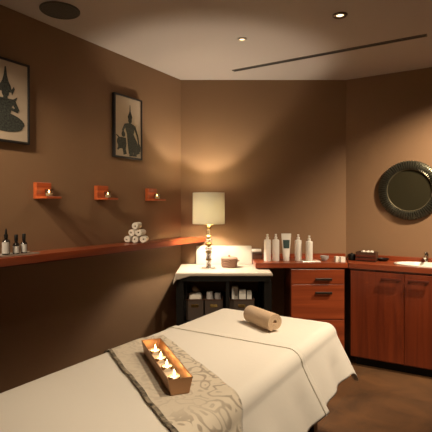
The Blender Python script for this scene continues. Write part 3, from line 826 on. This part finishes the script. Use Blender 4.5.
def basin(bm):
    prof = [(1.10, .0006), (1.10, .010), (1.06, .014), (1.0, .012), (.96, .002), (.88, -.05), (.7, -.095), (.4, -.115), (.07, -.12), (.07, -.126), (.42, -.123), (.76, -.102), (.95, -.05), (.985, -.001)]
    n = 48; rings = [[bm.verts.new((r*SRA*math.cos(2*PI*k/n), r*SRB*math.sin(2*PI*k/n), z)) for k in range(n)] for r, z in prof]
    rings.append(rings[0])
    for i in range(len(rings)-1):
        for k in range(n):
            j = (k+1) % n; bm.faces.new((rings[i][k], rings[i][j], rings[i+1][j], rings[i+1][k]))
build('bowl', basin, 'ceramic', ws)
build('drain', lambda bm: lathe(bm, [(.0148, -.1195), (.014, -.117), (.003, -.1165)], n=20), 'chrome', ws)
fa = thing('faucet', 'small chrome faucet behind the washbasin', 'faucet', W(-.425, 4.128, DZ1+.0006), TH)
build('faucet_body', lambda bm: lathe(bm, [(.024, 0), (.024, .006), (.018, .010), (.017, .075), (.015, .082)], n=24), 'chrome', fa)
build('spout', lambda bm: tube(bm, [(0, -.012, .055), (0, -.05, .068), (0, -.09, .066), (0, -.108, .052)], [.012, .011, .010, .010], 14), 'chrome', fa)
build('lever', lambda bm: (lathe(bm, [(.016, .0825), (.016, .094), (.010, .099)], n=20), box(bm, -.006, .006, -.055, -.012, .092, .099, .002)), 'chrome', fa)

# round mirror on the right wall: local y into the wall
mi = thing('round_mirror', 'round dark bronze sunburst mirror on the right wall', 'mirror', W(-.566, 4.186, 1.497), TH)
def yrot(r, y, a): return (r*math.cos(a), -y, r*math.sin(a))
def mframe(bm):
    n = 288; K = 72
    prof = [(.186, .0), (.186, .020), (.196, .026), (.215, .029), (.235, .025), (.252, .017), (.258, .010), (.258, .0)]
    rings = []
    for q, (r, y) in enumerate(prof):
        ring = []
        for k in range(n):
            a = 2*PI*k/n; rib = (1 if k % 4 in (0, 1) else -1) if 1 < q < 7 else 0
            rr = r + (.004*rib if q in (5, 6) else 0)
            ring.append(bm.verts.new(yrot(rr, y+.011*rib, a)))
        rings.append(ring)
    for i in range(len(rings)-1):
        for k in range(n):
            bm.faces.new((rings[i][k], rings[i][(k+1) % n], rings[i+1][(k+1) % n], rings[i+1][k]))
    for k in range(n): bm.faces.new((rings[-1][k], rings[-1][(k+1) % n], rings[0][(k+1) % n], rings[0][k]))
build('frame', mframe, 'mframe', mi, smooth=False)
build('inner_rim', lambda bm: tube(bm, [yrot(.183, .018, 2*PI*k/64) for k in range(65)], .0035, 8), 'mrim', mi)
def glass(bm):
    n = 64; a = [bm.verts.new(yrot(.1845, .002, 2*PI*k/n)) for k in range(n)]; b = [bm.verts.new(yrot(.1845, .010, 2*PI*k/n)) for k in range(n)]
    bm.faces.new(a[::-1]); bm.faces.new(b)
    for k in range(n): bm.faces.new((a[k], a[(k+1) % n], b[(k+1) % n], b[k]))
build('mirror_glass', glass, 'mirror', mi)

# ------------------------------------------------------------------ things on the back worktop
Z = DZ1+.0005
def atpx(px, y): return (px-216)/440*y
def pump_bottle(px, y, label, h=.205, r=.031):
    t = thing('pump_bottle', label, 'bottle', (atpx(px, y), y, Z), 0, 'white bottles on the back worktop')
    build('bottle_body', lambda bm: lathe(bm, [(r*.93, 0), (r, .004), (r, h*.88), (r*.92, h*.94), (r*.42, h*.965), (r*.40, h)], n=30), 'white', t)
    build('pump_collar', lambda bm: lathe(bm, [(r*.46, h+.0005), (r*.46, h+.014), (r*.25, h+.017), (r*.22, h+.024)], n=20), 'white', t)
    build('pump_head', lambda bm: (lathe(bm, [(r*.30, h+.0245), (r*.34, h+.036), (r*.2, h+.040)], n=18), box(bm, -.004, .004, -.030, 0, h+.027, h+.035, .0015)), 'white', t)
    return t
pump_bottle(267.4, 3.91, 'white pump bottle, leftmost on the back worktop', .200)
pump_bottle(275.8, 3.92, 'white pump bottle just left of the green-labelled tube', .200)
pump_bottle(298.2, 3.92, 'white pump bottle just right of the green-labelled tube', .196)
pump_bottle(309.2, 3.87, 'white pump bottle standing on the small white plate', .180, .0305).location.z = Z+.0085
tu = thing('cream_tube', 'white tube with dark green label standing among the pump bottles', 'tube', (atpx(286.2, 3.93), 3.93, Z))
def tubeb(bm):
    n = 32; rings = []
    for q in lin(0, 1, 10):
        rx = .029+.015*q; ry = .029*(1-q)+.0025*q
        rings.append([bm.verts.new((rx*math.cos(2*PI*k/n), ry*math.sin(2*PI*k/n), .032+.198*q)) for k in range(n)])
    for z in (.236, .243):
        rings.append([bm.verts.new((.044*math.cos(2*PI*k/n), .0022*math.sin(2*PI*k/n), z)) for k in range(n)])
    for i in range(len(rings)-1):
        for k in range(n): bm.faces.new((rings[i][k], rings[i][(k+1) % n], rings[i+1][(k+1) % n], rings[i+1][k]))
    bm.faces.new(rings[0][::-1]); bm.faces.new(rings[-1])
build('tube_body', tubeb, 'white', tu)
build('cap', lambda bm: lathe(bm, [(.026, 0), (.028, .003), (.028, .0315), (.02, .0317)], n=28), 'white', tu)
def tlabel(bm):
    n = 12; rows = []
    for q in (.40, .6, .78):
        rx = .0295+.015*q; ry = .0294*(1-q)+.0025*q
        rows.append([bm.verts.new(((rx)*math.cos(a)*1.004, ry*math.sin(a)-.0010, .032+.198*q)) for a in [PI*(1.24+.52*k/n) for k in range(n+1)]])
    for i in range(2):
        for k in range(n): bm.faces.new((rows[i][k], rows[i][k+1], rows[i+1][k+1], rows[i+1][k]))
build('dark_label', tlabel, 'label_g', tu)['label'] = 'dark green label'
pl = thing('small_plate', 'thin white oblong plate at the front of the back worktop', 'plate', (atpx(310.5, 3.865), 3.865, Z), .0)
build('plate_well', lambda bm: box(bm, -.082, .082, -.045, .045, 0, .006, .003), 'ceramic', pl, smooth=False)
build('plate_rim', lambda bm: tube(bm, [(-.08, -.043, .0068), (.08, -.043, .0068), (.08, .043, .0068), (-.08, .043, .0068), (-.08, -.043, .0068)], .0015, 6), 'ceramic', pl)
bo = tag(build('grey_bowl', lambda bm: lathe(bm, [(.018, 0), (.022, .003), (.036, .024), (.038, .046), (.035, .046), (.032, .026), (.016, .008), (.001, .007)], n=32, cap=False), 'greyc'), 'small grey bowl right of the white bottles', 'bowl')
bo.location = (atpx(324.5, 3.92), 3.92, Z)
def square_cup(px, y, label):
    t = thing('square_candle_cup', label, 'candle', (atpx(px, y), y, Z), .15, 'white candle cups at the right end of the worktop')
    def body(bm):
        w, h, q = .020, .045, .004
        box(bm, -w, w, -w, -w+q, 0, h); box(bm, -w, w, w-q, w, 0, h); box(bm, -w, -w+q, -w+q, w-q, 0, h); box(bm, w-q, w, -w+q, w-q, 0, h); box(bm, -w+q, w-q, -w+q, w-q, 0, .004)
    build('cup', body, 'ceramic', t, smooth=False)
    build('wax', lambda bm: box(bm, -.0155, .0155, -.0155, .0155, .0042, .034), 'wax', t, smooth=False)
square_cup(337.0, 3.87, 'small white candle cup, left of the pair by the worktop corner')
square_cup(342.2, 3.85, 'small white candle cup, right of the pair by the worktop corner')
# small box with a rolled cloth at the worktop's left end
bx = thing('small_box', 'small dark wooden box at the left end of the back worktop', 'box', (atpx(257.5, 4.07), 4.07, Z))
build('box_body', lambda bm: box(bm, -.048, .040, -.035, .035, 0, .044, .002), 'dark_wood', bx, smooth=False)
build('lid', lambda bm: box(bm, -.050, .042, -.037, .037, .0445, .054, .002), 'dark_wood', bx, smooth=False)
rc2 = build('rolled_cloth', lambda bm: roll(bm, .020, .085, 2.2, .008, 'x'), 'towel_w')
rc2.location = (atpx(256.5, 4.065), 4.065, Z+.0545+.0205); tag(rc2, 'rolled cream cloth lying on the small dark box', 'cloth')

# ------------------------------------------------------------------ things on the vanity's left end
def vp(px, u):
    k = (px-216)/440
    v = (k*CV*u - SV*u)/(CV + k*SV)
    return v
u_ = 4.04
hb = thing('hand_towel_box', 'low dark wooden box of white rolled cloths on the vanity', 'box', W(vp(367, u_), u_, Z), TH)
def hbox(bm):
    w, d_, h, q = .086, .055, .082, .007
    box(bm, -w, w, -d_, -d_+q, 0, h, .001); box(bm, -w, w, d_-q, d_, 0, h, .001); box(bm, -w, -w+q, -d_+q, d_-q, 0, h); box(bm, w-q, w, -d_+q, d_-q, 0, h); box(bm, -w+q, w-q, -d_+q, d_-q, 0, .006)
build('box_body', hbox, 'dark_wood', hb, smooth=False)
build('front_slat', lambda bm: (box(bm, -.087, .087, -.0595, -.0553, .012, .028), box(bm, -.087, .087, -.0595, -.0553, .040, .056)), 'cherry_d', hb, smooth=False)
for k, (dx, dy, dz, rz) in enumerate(((-.058, 0, .0400, 1.50), (-.019, .004, .0400, 1.64), (.021, 0, .0400, 1.5), (.061, .002, .0400, 1.6), (-.037, .0, .0800, 1.62), (.003, .004, .0800, 1.5), (.043, .0, .0800, 1.6))):
    labs = ['rolled white cloth buried in the wooden vanity box, first from the left', 'rolled white cloth buried in the wooden vanity box, second from the left', 'rolled white cloth buried in the wooden vanity box, third from the left', 'rolled white cloth buried in the wooden vanity box, fourth from the left',
            'rolled white cloth on top in the vanity box, left one', 'rolled white cloth on top in the vanity box, middle one', 'rolled white cloth on top in the vanity box, right one']
    if k == 0:
        f0 = build('face_cloth', lambda bm: roll(bm, .0168, .082, 2.0, .0085, 'x'), 'towel_w'); o = f0
    else:
        o = f0.copy(); COL.objects.link(o)
    o.location = W(vp(367, u_)+dx*.9, u_+dy, Z+dz-.003); o.rotation_euler = (k*1.3, 0, TH+rz)
    tag(o, labs[k], 'cloth', 'rolled face cloths in the vanity box')
u2 = 4.03
db = thing('dark_pot', 'small black pot at the left corner of the vanity', 'pot', W(vp(351.8, u2), u2, Z))
build('pot_body', lambda bm: lathe(bm, [(.026, 0), (.031, .004), (.034, .036), (.031, .046), (.027, .046), (.026, .010), (.002, .008)], n=28, cap=False), 'black', db)
build('pot_lid', lambda bm: lathe(bm, [(.0265, .0463), (.033, .0465), (.030, .056), (.008, .060), (.007, .066), (.002, .067)], n=24), 'black', db)
u3 = 4.10
dt = tag(build('soap_dish', lambda bm: lathe(bm, [(.030, 0), (.036, .003), (.052, .024), (.049, .026), (.034, .007), (.001, .006)], n=28, cap=False), 'black'), 'low black dish between the wooden box and the faucet', 'dish')
dt.location = W(vp(383, u3), u3, Z)

# ------------------------------------------------------------------ world, camera, view
w = bpy.data.worlds.new('World'); scene.world = w; w.use_nodes = True
w.node_tree.nodes['Background'].inputs['Color'].default_value = (.02, .015, .01, 1)
w.node_tree.nodes['Background'].inputs['Strength'].default_value = .2
cam = bpy.data.cameras.new('Camera'); co = bpy.data.objects.new('Camera', cam); COL.objects.link(co)
cam.sensor_width = 36; cam.lens = 36*440/432; cam.shift_y = -9/432; cam.clip_start = .02
co.location = (0, 0, 1.35); co.rotation_euler = (PI/2, 0, 0)
scene.camera = co
vs_ = scene.view_settings
vs_.view_transform = 'Standard'; vs_.look = 'None'; vs_.gamma = 1; vs_.use_curve_mapping = False
vs_.exposure = 0.0
